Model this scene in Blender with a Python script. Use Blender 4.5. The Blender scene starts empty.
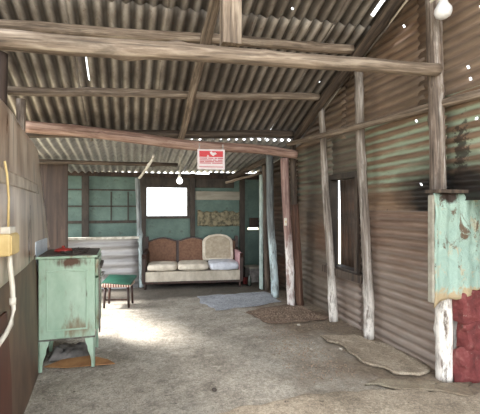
import bpy, bmesh, math, random
from mathutils import Vector, Matrix, noise
PI = math.pi
scene = bpy.context.scene
COL = scene.collection
rnd = random.Random(7)

# ------------------------------------------------------------------ helpers
def link(name, bm, mat, parent=None, loc=None, rot=None, smooth=False):
    me = bpy.data.meshes.new(name)
    bmesh.ops.recalc_face_normals(bm, faces=bm.faces[:])
    bm.to_mesh(me); bm.free()
    if mat:
        me.materials.append(mat)
    if smooth:
        for p in me.polygons: p.use_smooth = True
    o = bpy.data.objects.new(name, me); COL.objects.link(o)
    if loc is not None: o.location = loc
    if rot is not None: o.rotation_euler = rot
    if parent: o.parent = parent
    return o

def tag(o, label, cat, group=None, kind=None):
    o['label'] = label; o['category'] = cat
    if group: o['group'] = group
    if kind: o['kind'] = kind
    return o

def thing(name, label, cat, loc=(0, 0, 0), rz=0.0, group=None):
    o = bpy.data.objects.new(name, None); COL.objects.link(o)
    o.location = loc; o.rotation_euler = (0, 0, rz); o.empty_display_size = .1
    return tag(o, label, cat, group)

def struct(name, label=None):
    o = bpy.data.objects.new(name, None); COL.objects.link(o)
    o['kind'] = 'structure'
    if label: o['label'] = label
    return o

def box(bm, x0, x1, y0, y1, z0, z1, bev=0.0, mtx=None):
    r = bmesh.ops.create_cube(bm, size=1)
    vs = r['verts']
    for v in vs:
        v.co = Vector(((x0 + x1) / 2 + v.co.x * (x1 - x0), (y0 + y1) / 2 + v.co.y * (y1 - y0), (z0 + z1) / 2 + v.co.z * (z1 - z0)))
    if bev:
        es = list({e for v in vs for e in v.link_edges})
        rr = bmesh.ops.bevel(bm, geom=es, offset=bev, segments=2, affect='EDGES', profile=.5)
        vs = rr['verts'] if mtx is None else list({v for f in rr['faces'] for v in f.verts} | set(x for x in vs if x.is_valid))
    if mtx is not None:
        for v in vs:
            if v.is_valid: v.co = mtx @ v.co
    return bm

def boxo(name, x0, x1, y0, y1, z0, z1, mat, parent=None, bev=0.004, rot=None):
    """box object with its origin at the centre of its base"""
    c = Vector(((x0 + x1) / 2, (y0 + y1) / 2, z0))
    bm = bmesh.new()
    box(bm, x0 - c.x, x1 - c.x, y0 - c.y, y1 - c.y, 0, z1 - z0, bev)
    return link(name, bm, mat, parent, c, rot)

def prism(bm, pts, axis, a0, a1):
    """2D outline extruded along an axis ('x','y','z')"""
    def P(p, a):
        return {'x': (a, p[0], p[1]), 'y': (p[0], a, p[1]), 'z': (p[0], p[1], a)}[axis]
    lo = [bm.verts.new(P(p, a0)) for p in pts]; hi = [bm.verts.new(P(p, a1)) for p in pts]
    n = len(pts)
    bm.faces.new(lo); bm.faces.new(hi[::-1])
    for i in range(n):
        bm.faces.new((lo[i], lo[(i + 1) % n], hi[(i + 1) % n], hi[i]))
    return bm

def tube(bm, pts, r, n=8, cap=True):
    pts = [Vector(p) for p in pts]; rings = []
    up = Vector((.13, .31, .94))
    for i, p in enumerate(pts):
        t = (pts[min(i + 1, len(pts) - 1)] - pts[max(i - 1, 0)]).normalized()
        a = t.cross(up).normalized(); b = t.cross(a)
        rr = r[i] if isinstance(r, (list, tuple)) else r
        rings.append([bm.verts.new(p + a * rr * math.cos(2 * PI * k / n) + b * rr * math.sin(2 * PI * k / n)) for k in range(n)])
    for q in range(len(rings) - 1):
        for k in range(n):
            bm.faces.new((rings[q][k], rings[q][(k + 1) % n], rings[q + 1][(k + 1) % n], rings[q + 1][k]))
    if cap:
        bm.faces.new(rings[0][::-1]); bm.faces.new(rings[-1])
    return bm

def lathe(bm, prof, n=20, c=(0, 0, 0)):
    rings = []
    for r, z in prof:
        rings.append([bm.verts.new((c[0] + max(r, .0005) * math.cos(2 * PI * k / n), c[1] + max(r, .0005) * math.sin(2 * PI * k / n), c[2] + z)) for k in range(n)])
    for q in range(len(rings) - 1):
        for k in range(n):
            bm.faces.new((rings[q][k], rings[q][(k + 1) % n], rings[q + 1][(k + 1) % n], rings[q + 1][k]))
    bm.faces.new(rings[0][::-1]); bm.faces.new(rings[-1])
    return bm

def log(name, p0, p1, r0, r1, mat, seed=0, wob=.02, parent=None, n=14, knots=3, bow=0.0):
    """a rough round timber from p0 to p1; its own z axis runs along it"""
    p0 = Vector(p0); p1 = Vector(p1); d = p1 - p0; L = d.length
    R = random.Random(seed); bm = bmesh.new(); m = max(10, int(L / .07))
    kn = [(R.uniform(.1, .9) * L, R.uniform(0, 2 * PI), R.uniform(.012, .025)) for _ in range(knots)]
    rings = []
    for i in range(m + 1):
        t = i / m; z = t * L
        cx = wob * noise.noise(Vector((z * .8, seed * 3.1, 0))) * 1.6; cy = wob * noise.noise(Vector((z * .8, seed * 3.1, 9))) * 1.6
        cy += bow * math.sin(PI * t)
        fade = min(1, min(t, 1 - t) * 8); cx *= fade; cy *= fade
        r = r0 + (r1 - r0) * t
        ring = []
        for k in range(n):
            a = 2 * PI * k / n
            rr = r * (1 + .09 * noise.noise(Vector((math.cos(a) * 1.2, math.sin(a) * 1.2 + seed, z * 1.7))) + .06 * noise.noise(Vector((math.cos(a) * 4, math.sin(a) * 4 + seed, z * 5))))
            for kz, ka, kh in kn:
                da = (a - ka + PI) % (2 * PI) - PI
                rr += kh * math.exp(-((z - kz) / .05) ** 2 - (da / .5) ** 2)
            ring.append(bm.verts.new((cx + rr * math.cos(a), cy + rr * math.sin(a), z)))
        rings.append(ring)
    for q in range(m):
        for k in range(n):
            bm.faces.new((rings[q][k], rings[q][(k + 1) % n], rings[q + 1][(k + 1) % n], rings[q + 1][k]))
    bm.faces.new(rings[0][::-1]); bm.faces.new(rings[-1])
    o = link(name, bm, mat, parent, p0, None, True)
    o.rotation_euler = d.to_track_quat('Z', 'Y').to_euler()
    return o

def lin(c):
    return tuple(((v / 255) / 12.92 if v / 255 <= .04045 else ((v / 255 + .055) / 1.055) ** 2.4) for v in c) + (1,)

class NT:
    def __init__(s, name):
        s.m = bpy.data.materials.new(name); s.m.use_nodes = True; s.t = s.m.node_tree; s.t.nodes.clear()
        s.out = s.n('ShaderNodeOutputMaterial'); s.b = s.n('ShaderNodeBsdfPrincipled')
        s.l(s.b.outputs[0], s.out.inputs[0]); s.co = s.n('ShaderNodeTexCoord')
    def n(s, k, **kw):
        x = s.t.nodes.new(k)
        for a, v in kw.items(): setattr(x, a, v)
        return x
    def l(s, a, b): s.t.links.new(a, b)
    def noise(s, scale, stretch=(1, 1, 1), detail=6, rough=.6, off=(0, 0, 0), dist=0.0):
        mp = s.n('ShaderNodeMapping'); mp.inputs['Scale'].default_value = stretch; mp.inputs['Location'].default_value = off
        s.l(s.co.outputs['Object'], mp.inputs[0])
        x = s.n('ShaderNodeTexNoise'); x.inputs['Scale'].default_value = scale; x.inputs['Detail'].default_value = detail
        x.inputs['Roughness'].default_value = rough; x.inputs['Distortion'].default_value = dist
        s.l(mp.outputs[0], x.inputs['Vector']); return x.outputs['Fac']
    def ramp(s, fac, stops):
        x = s.n('ShaderNodeValToRGB'); e = x.color_ramp.elements
        while len(e) > 1: e.remove(e[-1])
        e[0].position = stops[0][0]; e[0].color = stops[0][1]
        for p, c in stops[1:]:
            k = e.new(p); k.color = c
        s.l(fac, x.inputs[0]); return x.outputs[0]
    def mask(s, fac, a, b):
        x = s.n('ShaderNodeMapRange'); x.inputs[1].default_value = a; x.inputs[2].default_value = b
        if hasattr(fac, 'links'): s.l(fac, x.inputs[0])
        return x.outputs[0]
    def mix(s, f, a, b, blend='MIX'):
        x = s.n('ShaderNodeMix', data_type='RGBA', blend_type=blend)
        for v, i in ((f, 0), (a, 6), (b, 7)):
            if hasattr(v, 'links'): s.l(v, x.inputs[i])
            else: x.inputs[i].default_value = v
        return x.outputs[2]
    def math(s, op, a, b=0.0):
        x = s.n('ShaderNodeMath', operation=op)
        for v, i in ((a, 0), (b, 1)):
            if hasattr(v, 'links'): s.l(v, x.inputs[i])
            else: x.inputs[i].default_value = v
        return x.outputs[0]
    def pos(s, i):
        x = s.n('ShaderNodeSeparateXYZ'); s.l(s.co.outputs['Object'], x.inputs[0]); return x.outputs[i]
    def rand(s):
        return s.n('ShaderNodeObjectInfo').outputs['Random']
    def attr(s, nme):
        return s.n('ShaderNodeAttribute', attribute_name=nme).outputs['Fac']
    def near(s, p, r, scale=(1, 1, 1)):
        """1 at point p falling to 0 at distance r: a stain with its own shape"""
        a = s.n('ShaderNodeVectorMath', operation='SUBTRACT'); s.l(s.co.outputs['Object'], a.inputs[0]); a.inputs[1].default_value = p
        m = s.n('ShaderNodeVectorMath', operation='MULTIPLY'); s.l(a.outputs[0], m.inputs[0]); m.inputs[1].default_value = scale
        q = s.n('ShaderNodeVectorMath', operation='LENGTH'); s.l(m.outputs[0], q.inputs[0])
        return s.mask(q.outputs['Value'], r, 0.0)
    def bump(s, h, strength=.3, dist=.01):
        x = s.n('ShaderNodeBump'); x.inputs['Strength'].default_value = strength; x.inputs['Distance'].default_value = dist
        s.l(h, x.inputs['Height']); s.l(x.outputs[0], s.b.inputs['Normal'])
    def done(s, col, rough=.7, metal=0.0):
        for v, k in ((col, 'Base Color'), (rough, 'Roughness'), (metal, 'Metallic')):
            if hasattr(v, 'links'): s.l(v, s.b.inputs[k])
            else: s.b.inputs[k].default_value = v
        return s.m

def wood(name, c0, c1, c2, white=None, wz=0.0, streak=28, rough=.75):
    t = NT(name)
    g = t.noise(streak, (1, 1, .06), 7, .65, dist=.4); h = t.noise(3.0, (1, 1, .5), 4)
    col = t.ramp(g, [(.34, lin(c0)), (.5, lin(c1)), (.66, lin(c2))])
    col = t.mix(t.mask(h, .45, .7), col, t.mix(.6, col, lin(c0)))
    ck = t.noise(streak * 1.9, (1, 1, .035), 4, .6, off=(2, 7, 3), dist=.3)
    col = t.mix(t.math('MULTIPLY', t.mask(ck, .56, .64), .55), col, lin(tuple(int(v * .45) for v in c0)))
    pt = t.noise(6, (1, 1, .35), 5, .7, off=(8, 1, 5))
    col = t.mix(t.math('MULTIPLY', t.mask(pt, .55, .66), .6), col, lin(c0))
    col = t.mix(t.math('MULTIPLY', t.rand(), .25), col, lin(c0))
    if white:
        m = t.noise(7, (1, 1, .25), 6, .7)
        zz = t.mask(t.math('ADD', t.pos(2), t.math('MULTIPLY', t.math('SUBTRACT', m, .5), 1.6)), wz + .25, wz - .15)
        pl = t.mask(t.noise(13, (1, 1, .3), 6, .7, off=(3, 1, 2)), .62, .5)
        col = t.mix(t.math('MULTIPLY', zz, pl), col, lin(white))
    t.bump(g, .5, .012)
    return t.done(col, rough)

def flat(name, c, c2=None, scale=8, rough=.6, metal=0.0, bump=.0, stretch=(1, 1, 1), lo=.35, hi=.7):
    t = NT(name); f = t.noise(scale, stretch, 6)
    col = t.ramp(f, [(lo, lin(c)), (hi, lin(c2 or tuple(int(v * .75) for v in c)))])
    if bump: t.bump(f, bump, .01)
    return t.done(col, rough, metal)

# ------------------------------------------------------------------ materials
def iron_roof():
    t = NT('aged_roof_iron')
    st = t.noise(9, (1, .12, 1), 7, .7); big = t.noise(1.1, (1, .5, 1), 3)
    col = t.ramp(st, [(.3, lin((126, 116, 108))), (.5, lin((172, 162, 152))), (.7, lin((206, 198, 188)))])
    col = t.mix(t.math('MULTIPLY', t.mask(big, .4, .65), .45), col, lin((96, 84, 76)))
    col = t.mix(t.mask(t.attr('ridge'), .12, .8), col, t.mix(.82, col, lin((36, 31, 28))))  # shade in the upper rib valleys put into the colour, together with grime
    col = t.mix(t.math('MULTIPLY', t.rand(), .5), col, lin((70, 62, 57)))
    sp = t.mask(t.noise(40, (1, .4, 1), 3, .6, off=(3, 3, 3)), .64, .7)
    col = t.mix(t.math('MULTIPLY', sp, .5), col, lin((104, 62, 40)))
    t.bump(st, .2, .004)
    return t.done(col, .55, .25)

def iron_grey():
    t = NT('galvanised_iron')
    st = t.noise(8, (.12, 1, 1), 7, .7)
    col = t.ramp(st, [(.3, lin((120, 118, 118))), (.6, lin((176, 174, 174))), (.8, lin((120, 96, 78)))])
    t.bump(st, .15, .004)
    return t.done(col, .5, .35)

def iron_wall(name, base0, base1, base2, green=0.0, rustc=(112, 74, 50), greenc=(150, 178, 152), soot=False):
    t = NT(name)
    st = t.noise(7, (1, .15, 1), 7, .7); big = t.noise(1.6, (1, .5, 1), 5, .6)
    col = t.ramp(st, [(.3, lin(base0)), (.5, lin(base1)), (.72, lin(base2))])
    col = t.mix(t.math('MULTIPLY', t.mask(big, .5, .68), .5), col, lin(rustc))
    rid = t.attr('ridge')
    if name == 'weathered_wall_iron':
        rz = t.mask(t.math('ADD', t.pos(2), t.math('MULTIPLY', t.math('SUBTRACT', big, .5), 1.1)), .65, 1.15)
        col = t.mix(t.math('MULTIPLY', rz, .6), col, t.ramp(st, [(.35, lin((108, 78, 60))), (.65, lin((150, 118, 96)))]))
    if green:
        f = t.math('ADD', t.math('MULTIPLY', rid, -.34), t.math('ADD', t.math('MULTIPLY', st, .75), t.math('MULTIPLY', big, .55)))
        g = t.mask(f, .66 - green * .35, .46 - green * .35)
        g = t.math('SUBTRACT', 1.0, g)
        g = t.math('MULTIPLY', g, t.mask(t.math('ADD', t.pos(2), t.math('MULTIPLY', t.math('SUBTRACT', big, .5), .7)), 1.52, 1.66))
        gc = t.ramp(t.noise(18, (1, .3, 1), 5), [(.35, lin(greenc)), (.7, lin(tuple(min(255, int(v * 1.12)) for v in greenc)))])
        col = t.mix(t.math('MULTIPLY', g, min(1, .35 + green)), col, gc)
    else:
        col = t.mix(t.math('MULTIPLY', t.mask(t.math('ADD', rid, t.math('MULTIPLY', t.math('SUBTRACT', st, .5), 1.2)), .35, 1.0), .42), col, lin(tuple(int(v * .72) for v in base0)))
    if soot:
        s1 = t.near((2.5, 2.45, 1.52), .62, (1, .5, 1.1)); s1 = t.math('ADD', s1, t.math('MULTIPLY', t.math('SUBTRACT', big, .5), 1.3))
        col = t.mix(t.mask(s1, .25, .62), col, lin((38, 33, 30)))
        s2 = t.near((2.5, 2.46, 1.85), .2, (.5, 1.5, .45)); s2 = t.math('ADD', s2, t.math('MULTIPLY', t.math('SUBTRACT', t.noise(22, (1, 1, 1), 6, .7), .5), 2.6))
        col = t.mix(t.math('MULTIPLY', t.mask(s2, .35, .6), .85), col, lin((48, 40, 36)))
    t.bump(st, .25, .004)
    return t.done(col, .5, .12)

def concrete(name, c0, c1, c2, dirt=False):
    t = NT(name)
    a = t.noise(2.2, (1, 1, 1), 8, .65); b = t.noise(26, (1, 1, 1), 6, .7); w = t.noise(70, (1, 1, 1), 3)
    col = t.ramp(a, [(.3, lin(c0)), (.5, lin(c1)), (.7, lin(c2))])
    col = t.mix(t.math('MULTIPLY', t.mask(b, .5, .7), .5), col, lin(tuple(int(v * .55) for v in c0)))
    col = t.mix(t.math('MULTIPLY', t.mask(w, .66, .72), .7), col, lin((226, 218, 204)))
    sp = t.mask(t.noise(15, (1, 1, 1), 3, off=(4, 2, 0)), .68, .72)
    col = t.mix(t.math('MULTIPLY', sp, .75), col, lin((62, 54, 46)))
    fn = t.noise(120, (1, 1, 1), 2, .6, off=(1, 6, 0))
    col = t.mix(t.math('MULTIPLY', t.mask(fn, .5, .62), .45), col, lin(tuple(int(v * .5) for v in c0)))
    md = t.noise(9, (1, 1, 1), 7, .75, off=(6, 1, 2), dist=.4)
    col = t.mix(t.math('MULTIPLY', t.mask(md, .54, .62), .35), col, lin(tuple(int(v * .6) for v in c0)))
    col = t.mix(t.math('MULTIPLY', t.mask(md, .44, .36), .4), col, lin(tuple(min(255, int(v * 1.12)) for v in c2)))
    gr = t.noise(48, (1, 1, 1), 3, .7, off=(11, 2, 0))
    col = t.mix(t.math('MULTIPLY', t.mask(gr, .5, .6), .2), col, lin(tuple(int(v * .62) for v in c0)))
    col = t.mix(t.math('MULTIPLY', t.mask(gr, .46, .36), .22), col, lin(tuple(min(255, int(v * 1.16)) for v in c2)))
    if dirt:
        x = t.math('ADD', t.pos(0), t.math('MULTIPLY', t.math('SUBTRACT', t.noise(1.5, (1, 1, 1), 6, .65, off=(9, 0, 0)), .5), 3.0))
        d = t.mask(x, 1.45, 2.15)
        dc = t.ramp(b, [(.35, lin((92, 78, 64))), (.6, lin((142, 124, 104)))])
        col = t.mix(t.math('MULTIPLY', d, .85), col, dc)
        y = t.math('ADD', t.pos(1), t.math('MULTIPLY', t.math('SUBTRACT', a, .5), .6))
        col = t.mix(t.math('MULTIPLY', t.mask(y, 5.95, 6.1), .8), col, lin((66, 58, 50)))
    h = t.math('ADD', a, t.math('MULTIPLY', b, .35))
    t.bump(h, .75, .03)
    return t.done(col, .9)

M = {}
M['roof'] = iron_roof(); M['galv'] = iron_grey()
M['brown_iron'] = iron_wall('brown_wall_iron', (100, 84, 72), (138, 118, 102), (170, 150, 132), rustc=(116, 84, 62))
M['low_iron'] = iron_wall('weathered_wall_iron', (118, 104, 94), (158, 141, 129), (178, 168, 160), rustc=(126, 98, 80))
M['green_iron'] = iron_wall('green_painted_iron', (104, 84, 68), (134, 110, 90), (162, 138, 116), green=.28, greenc=(158, 182, 160), soot=True)
M['teal_iron'] = iron_wall('faded_green_iron', (92, 84, 76), (118, 106, 94), (142, 132, 120), green=.05, greenc=(112, 134, 120))
M['dark_iron'] = iron_wall('dark_wall_iron', (58, 48, 42), (80, 66, 56), (104, 88, 76))
M['floor'] = concrete('worn_concrete', (142, 133, 121), (180, 171, 158), (204, 196, 183), True)
M['slab'] = concrete('sandy_concrete', (142, 128, 110), (174, 158, 138), (196, 182, 162))
M['slab_grey'] = concrete('grey_concrete', (130, 122, 106), (160, 150, 131), (188, 177, 152), True)
M['slab_blue'] = concrete('smooth_grey_concrete', (150, 153, 160), (178, 181, 188), (200, 203, 210))
M['soil'] = concrete('brown_gravel_soil', (92, 74, 62), (126, 104, 88), (154, 132, 114))
M['pole'] = wood('weathered_pole', (80, 68, 58), (142, 124, 108), (190, 174, 156))
M['pole_dark'] = wood('dark_pole', (44, 36, 31), (84, 70, 60), (118, 102, 88))
M['pole_grey'] = wood('grey_post', (88, 78, 70), (150, 138, 128), (204, 196, 188), white=(232, 226, 218), wz=.45)
M['pole_peel'] = wood('peeling_white_post', (64, 52, 44), (132, 116, 104), (204, 194, 186), white=(238, 232, 224), wz=.72)
M['pole_pink'] = wood('pinkish_post', (112, 84, 78), (166, 136, 128), (206, 182, 174), white=(236, 230, 226), wz=.75)
M['pole_red'] = wood('reddish_brown_post', (66, 42, 33), (100, 70, 54), (138, 108, 90))
M['pole_blue'] = wood('bluish_grey_post', (82, 84, 84), (128, 134, 136), (176, 184, 186), white=(196, 212, 214), wz=.8)
M['beam_red'] = wood('reddish_tie_beam', (116, 86, 74), (170, 138, 124), (204, 176, 160))
M['board'] = wood('brown_board', (42, 32, 28), (68, 52, 44), (92, 74, 64), streak=9)
M['rail_white'] = flat('chalky_white_paint', (214, 212, 204), (150, 138, 122), 14, .6)
M['dark_wood'] = wood('dark_varnished_wood', (34, 20, 16), (62, 38, 30), (88, 56, 44), rough=.45)
M['white_branch'] = flat('pale_branch', (226, 220, 214), (132, 118, 106), 12, .7, lo=.5)

def hardboard():
    t = NT('glossy_hardboard')
    a = t.noise(3, (1, 1, .3), 6, .6); b = t.noise(9, (1, 1, .15), 5)
    col = t.ramp(a, [(.32, lin((126, 102, 86))), (.48, lin((192, 172, 154))), (.66, lin((222, 210, 196)))])
    col = t.mix(t.math('MULTIPLY', t.mask(b, .55, .65), .6), col, lin((88, 64, 50)))
    t.bump(a, .15, .01)
    return t.done(col, t.mask(a, -.1, 1.5))
M['hardboard'] = hardboard()
M['hardboard_dark'] = flat('dirty_hardboard', (116, 92, 74), (64, 48, 40), 4, .55, stretch=(1, 1, .4))
M['strip'] = flat('pale_batten', (196, 182, 164), (140, 118, 98), 6, .45)
M['red_wood'] = flat('red_brown_paint', (92, 50, 36), (52, 30, 24), 9, .5, stretch=(1, 1, .2))

def enamel():
    t = NT('mint_enamel')
    a = t.noise(5, (1, 1, .5), 6, .65); b = t.noise(14, (1, 1, .3), 6, .7)
    col = t.ramp(a, [(.3, lin((148, 178, 154))), (.7, lin((184, 206, 186)))])
    col = t.mix(t.math('MULTIPLY', t.mask(b, .55, .75), .55), col, lin((128, 110, 80)))
    s = t.math('ADD', t.near((.03, -.255, .66), .16, (.8, .6, 2.2)), t.math('MULTIPLY', t.math('SUBTRACT', b, .5), 1.6))
    col = t.mix(t.mask(s, .25, .7), col, lin((86, 58, 40)))
    s2 = t.math('ADD', t.near((.1, -.255, .08), .2, (1, .6, 1.4)), t.math('MULTIPLY', t.math('SUBTRACT', b, .5), 1.8))
    col = t.mix(t.math('MULTIPLY', t.mask(s2, .3, .8), .7), col, lin((124, 90, 58)))
    return t.done(col, .38)
M['enamel'] = enamel()
M['enamel_white'] = flat('bluish_white_enamel', (204, 214, 224), (168, 178, 190), 6, .35)
M['iron_black'] = flat('black_cast_iron', (58, 54, 52), (92, 80, 72), 16, .55, .3)
M['chrome'] = flat('dull_steel', (150, 148, 142), (96, 88, 80), 20, .35, .8)
M['red_paint'] = flat('faded_red', (178, 60, 52), (140, 44, 40), 12, .5)
M['mint_peel'] = None
def mintpeel():
    t = NT('blistered_mint_paint')
    a = t.noise(4.5, (1, 1, .7), 7, .7, dist=.8); b = t.noise(13, (1, 1, .8), 6, .7, dist=.6)
    col = t.ramp(a, [(.3, lin((126, 150, 140))), (.6, lin((160, 184, 172)))])
    col = t.mix(t.mask(b, .56, .64), col, lin((172, 168, 146)))
    c = t.noise(8, (1, 1, .6), 7, .75, off=(5, 3, 1), dist=.5)
    col = t.mix(t.mask(c, .55, .61), col, lin((94, 76, 58)))
    low = t.math('ADD', t.mask(t.pos(2), .92, .66), t.math('MULTIPLY', t.math('SUBTRACT', c, .5), 1.4))
    col = t.mix(t.mask(low, .55, .7), col, lin((172, 152, 120)))
    top = t.math('ADD', t.near((2.42, 2.44, 1.5), .13, (1, 1, 1.3)), t.math('MULTIPLY', t.math('SUBTRACT', b, .5), 1.2))
    col = t.mix(t.mask(top, .25, .5), col, lin((52, 38, 30)))
    t.bump(t.math('ADD', a, t.math('MULTIPLY', b, .6)), .8, .03)
    return t.done(col, .6)
M['mint_peel'] = mintpeel()
def redstone():
    t = NT('red_painted_stone')
    a = t.noise(6, (1, 1, 1), 6, .7); b = t.noise(20, (1, 1, 1), 6, .7)
    col = t.ramp(a, [(.3, lin((84, 38, 38))), (.5, lin((116, 52, 51))), (.68, lin((146, 96, 90)))])
    col = t.mix(t.mask(b, .6, .68), col, lin((150, 128, 116)))
    t.bump(t.math('ADD', a, t.math('MULTIPLY', b, .4)), .7, .03)
    return t.done(col, .8)
M['redstone'] = redstone()
def greenpanel():
    t = NT('grey_green_wall_paint')
    a = t.noise(2.2, (1, 1, 1), 6, .65); b = t.noise(9, (1, 1, 1), 6, .7)
    col = t.ramp(a, [(.3, lin((72, 92, 86))), (.7, lin((112, 136, 126)))])
    col = t.mix(t.math('MULTIPLY', t.mask(b, .56, .68), .55), col, lin((66, 66, 56)))
    return t.done(col, .6)
M['green_wall'] = greenpanel()
M['grime'] = flat('grimy_timber', (50, 44, 40), (82, 72, 64), 12, .7, stretch=(1, 1, .3))
M['plank_pale'] = flat('pale_plank', (176, 170, 156), (118, 112, 100), 7, .65, stretch=(.2, 1, 1))
M['plank_cyan'] = flat('pale_cyan_plank', (198, 212, 208), (150, 166, 164), 7, .6)
M['torn'] = flat('torn_wallpaper', (148, 138, 112), (86, 82, 66), 14, .8, bump=.5, lo=.42, hi=.6)
M['cream'] = flat('cream_upholstery', (228, 218, 202), (192, 180, 162), 10, .85, bump=.1)
M['apron'] = flat('dusty_cream_upholstery', (206, 196, 180), (160, 148, 132), 7, .85, bump=.1, stretch=(1, 1, .5))
M['white_fabric'] = flat('bluish_white_fabric', (228, 230, 238), (194, 196, 206), 9, .85, bump=.1)
M['brown_fabric'] = flat('brown_upholstery', (132, 98, 78), (100, 72, 58), 24, .9, bump=.15)
M['beige_fabric'] = flat('beige_weave', (186, 172, 152), (154, 140, 120), 18, .9, bump=.15)
M['pink_fabric'] = flat('pink_cloth', (206, 166, 170), (172, 128, 134), 14, .85, bump=.15)
M['plastic_yellow'] = flat('yellowed_plastic', (222, 198, 142), (196, 168, 112), 7, .45)
M['plastic_white'] = flat('white_plastic', (232, 226, 214), (206, 198, 184), 9, .4)
M['green_cloth'] = flat('green_vinyl', (34, 90, 72), (24, 66, 54), 10, .5)
M['cardboard'] = flat('tan_cardboard', (178, 134, 88), (136, 94, 60), 6, .8, bump=.2)
M['dusty_grey'] = flat('dusty_grey_sheet', (150, 144, 140), (92, 88, 84), 9, .7, bump=.7)
M['sign_red'] = flat('sign_red', (214, 32, 42), (200, 28, 38), 5, .45)
M['sign_white'] = flat('sign_white', (238, 224, 224), (226, 208, 210), 5, .45)
M['sign_pink'] = flat('sign_print', (206, 96, 104), (190, 80, 90), 5, .5)
M['grit'] = flat('brown_grit', (176, 154, 134), (120, 100, 84), 30, .9)
M['stone'] = flat('pale_pebble', (206, 198, 184), (150, 140, 126), 14, .8)
M['rust_red'] = flat('dark_red_vinyl', (118, 46, 44), (84, 34, 32), 8, .5)
M['bottle'] = flat('dark_bottle', (60, 66, 58), (40, 44, 40), 8, .2)
M['outside'] = flat('dry_ground', (176, 166, 140), (150, 140, 112), .6, .95)
def striped():
    t = NT('striped_woven_cloth')
    w = t.n('ShaderNodeTexWave', wave_type='BANDS', bands_direction='X'); w.inputs['Scale'].default_value = 9; w.inputs['Distortion'].default_value = .6
    t.l(t.co.outputs['Object'], w.inputs['Vector'])
    return t.done(t.ramp(w.outputs['Fac'], [(.3, lin((118, 60, 56))), (.6, lin((206, 186, 170)))]), .9)
M['striped'] = striped()
def glass(name, tint=(1, 1, 1, 1)):
    t = NT(name); tr = t.n('ShaderNodeBsdfTransparent'); gl = t.n('ShaderNodeBsdfGlossy'); mx = t.n('ShaderNodeMixShader')
    tr.inputs[0].default_value = tint; gl.inputs['Roughness'].default_value = .05; mx.inputs[0].default_value = .07
    t.l(tr.outputs[0], mx.inputs[1]); t.l(gl.outputs[0], mx.inputs[2]); t.l(mx.outputs[0], t.out.inputs[0]); return t.m
M['glass'] = glass('window_glass')
def bulbmat(name, em):
    t = NT(name); t.b.inputs['Emission Color'].default_value = (1, .97, .92, 1); t.b.inputs['Emission Strength'].default_value = em
    return t.done(lin((240, 240, 240)), .35)
M['bulb'] = flat('opal_bulb', (236, 236, 238), (226, 226, 230), 3, .3); M['bulb_lit'] = bulbmat('lit_opal_bulb', 2.0)

# ------------------------------------------------------------------ corrugated sheets
def zroof(x, y):
    return 2.46 + .40 * (5.25 - y) + .05 * (x - .85)
def zrear(x, y):
    return 2.40 - .135 * (y - 5.05) + .03 * (x - .6)

def sheet(name, O, U, V, N, lu, lv, mat, parent, seed=0, pitch=.1, amp=.016, bend=.012, clampz=None, holes=(), nu=None, seg=8, label=None):
    """ribs run along U; the wave goes along V; displaced along N"""
    O, U, V, N = map(Vector, (O, U, V, N))
    nu = nu or max(4, int(lu / .15)); nv = max(8, int(lv / pitch * seg))
    us = [lu * i / nu for i in range(nu + 1)]; vs = [lv * i / nv for i in range(nv + 1)]
    for a0, a1, b0, b1 in holes: us += [a0, a1]
    us = sorted(set(us)); R = random.Random(seed); ph = R.uniform(0, 1)
    bm = bmesh.new(); lay = bm.verts.layers.float.new('ridge')
    G = []
    for u in us:
        row = []
        for v in vs:
            w = math.cos(2 * PI * (v / pitch + ph))
            d = amp * w + bend * noise.noise(Vector((u * 1.3, v * 1.7, seed * 5.7)))
            p = O + U * u + V * v + N * d
            if clampz:
                zt = clampz(p.x, p.y)
                if p.z > zt: p.z = zt
            x = bm.verts.new(p); x[lay] = .5 + .5 * w; row.append(x)
        G.append(row)
    for i in range(len(us) - 1):
        for j in range(len(vs) - 1):
            uc = (us[i] + us[i + 1]) / 2; vc = (vs[j] + vs[j + 1]) / 2
            if any(a0 <= uc <= a1 and b0 <= vc <= b1 for a0, a1, b0, b1 in holes): continue
            q = (G[i][j], G[i + 1][j], G[i + 1][j + 1], G[i][j + 1])
            if clampz and max(z.co.z for z in q) - min(z.co.z for z in q) < 1e-5 and (V.z > .5): continue
            bm.faces.new(q)
    loose = [v for v in bm.verts if not v.link_faces]
    bmesh.ops.delete(bm, geom=loose, context='VERTS')
    o = link(name, bm, mat, parent, None, None, True)
    if label: o['label'] = label
    sd = o.modifiers.new('thickness', 'SOLIDIFY'); sd.thickness = .0015
    return o

# ------------------------------------------------------------------ setting: ground, floor
bm = bmesh.new(); box(bm, -30, 30, -30, 40, -.16, -.06)
g = link('ground', bm, M['outside']); g['kind'] = 'structure'

def grid_floor():
    bm = bmesh.new(); x0, x1, y0, y1, st = -1.6, 3.4, -1.0, 7.55, .05
    nx = int((x1 - x0) / st); ny = int((y1 - y0) / st); G = []
    for i in range(nx + 1):
        row = []
        for j in range(ny + 1):
            x = x0 + i * st; y = y0 + j * st
            z = .012 * noise.noise(Vector((x * 1.1, y * 1.1, 0))) + .006 * noise.noise(Vector((x * 4, y * 4, 3)))
            d = max(0, min(1, (x - 1.3) / .7))
            z += d * (.012 * noise.noise(Vector((x * 6, y * 6, 7))) + .01 * noise.noise(Vector((x * 2.5, y * 2.5, 4))))
            row.append(bm.verts.new((x, y, z - .012)))
        G.append(row)
    for i in range(nx):
        for j in range(ny): bm.faces.new((G[i][j], G[i + 1][j], G[i + 1][j + 1], G[i][j + 1]))
    lo = bmesh.ops.extrude_face_region(bm, geom=bm.faces[:])
    for v in lo['geom']:
        if isinstance(v, bmesh.types.BMVert): v.co.z = -.055
    return bm
fl = link('floor', grid_floor(), M['floor'], smooth=True); fl['kind'] = 'structure'

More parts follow.
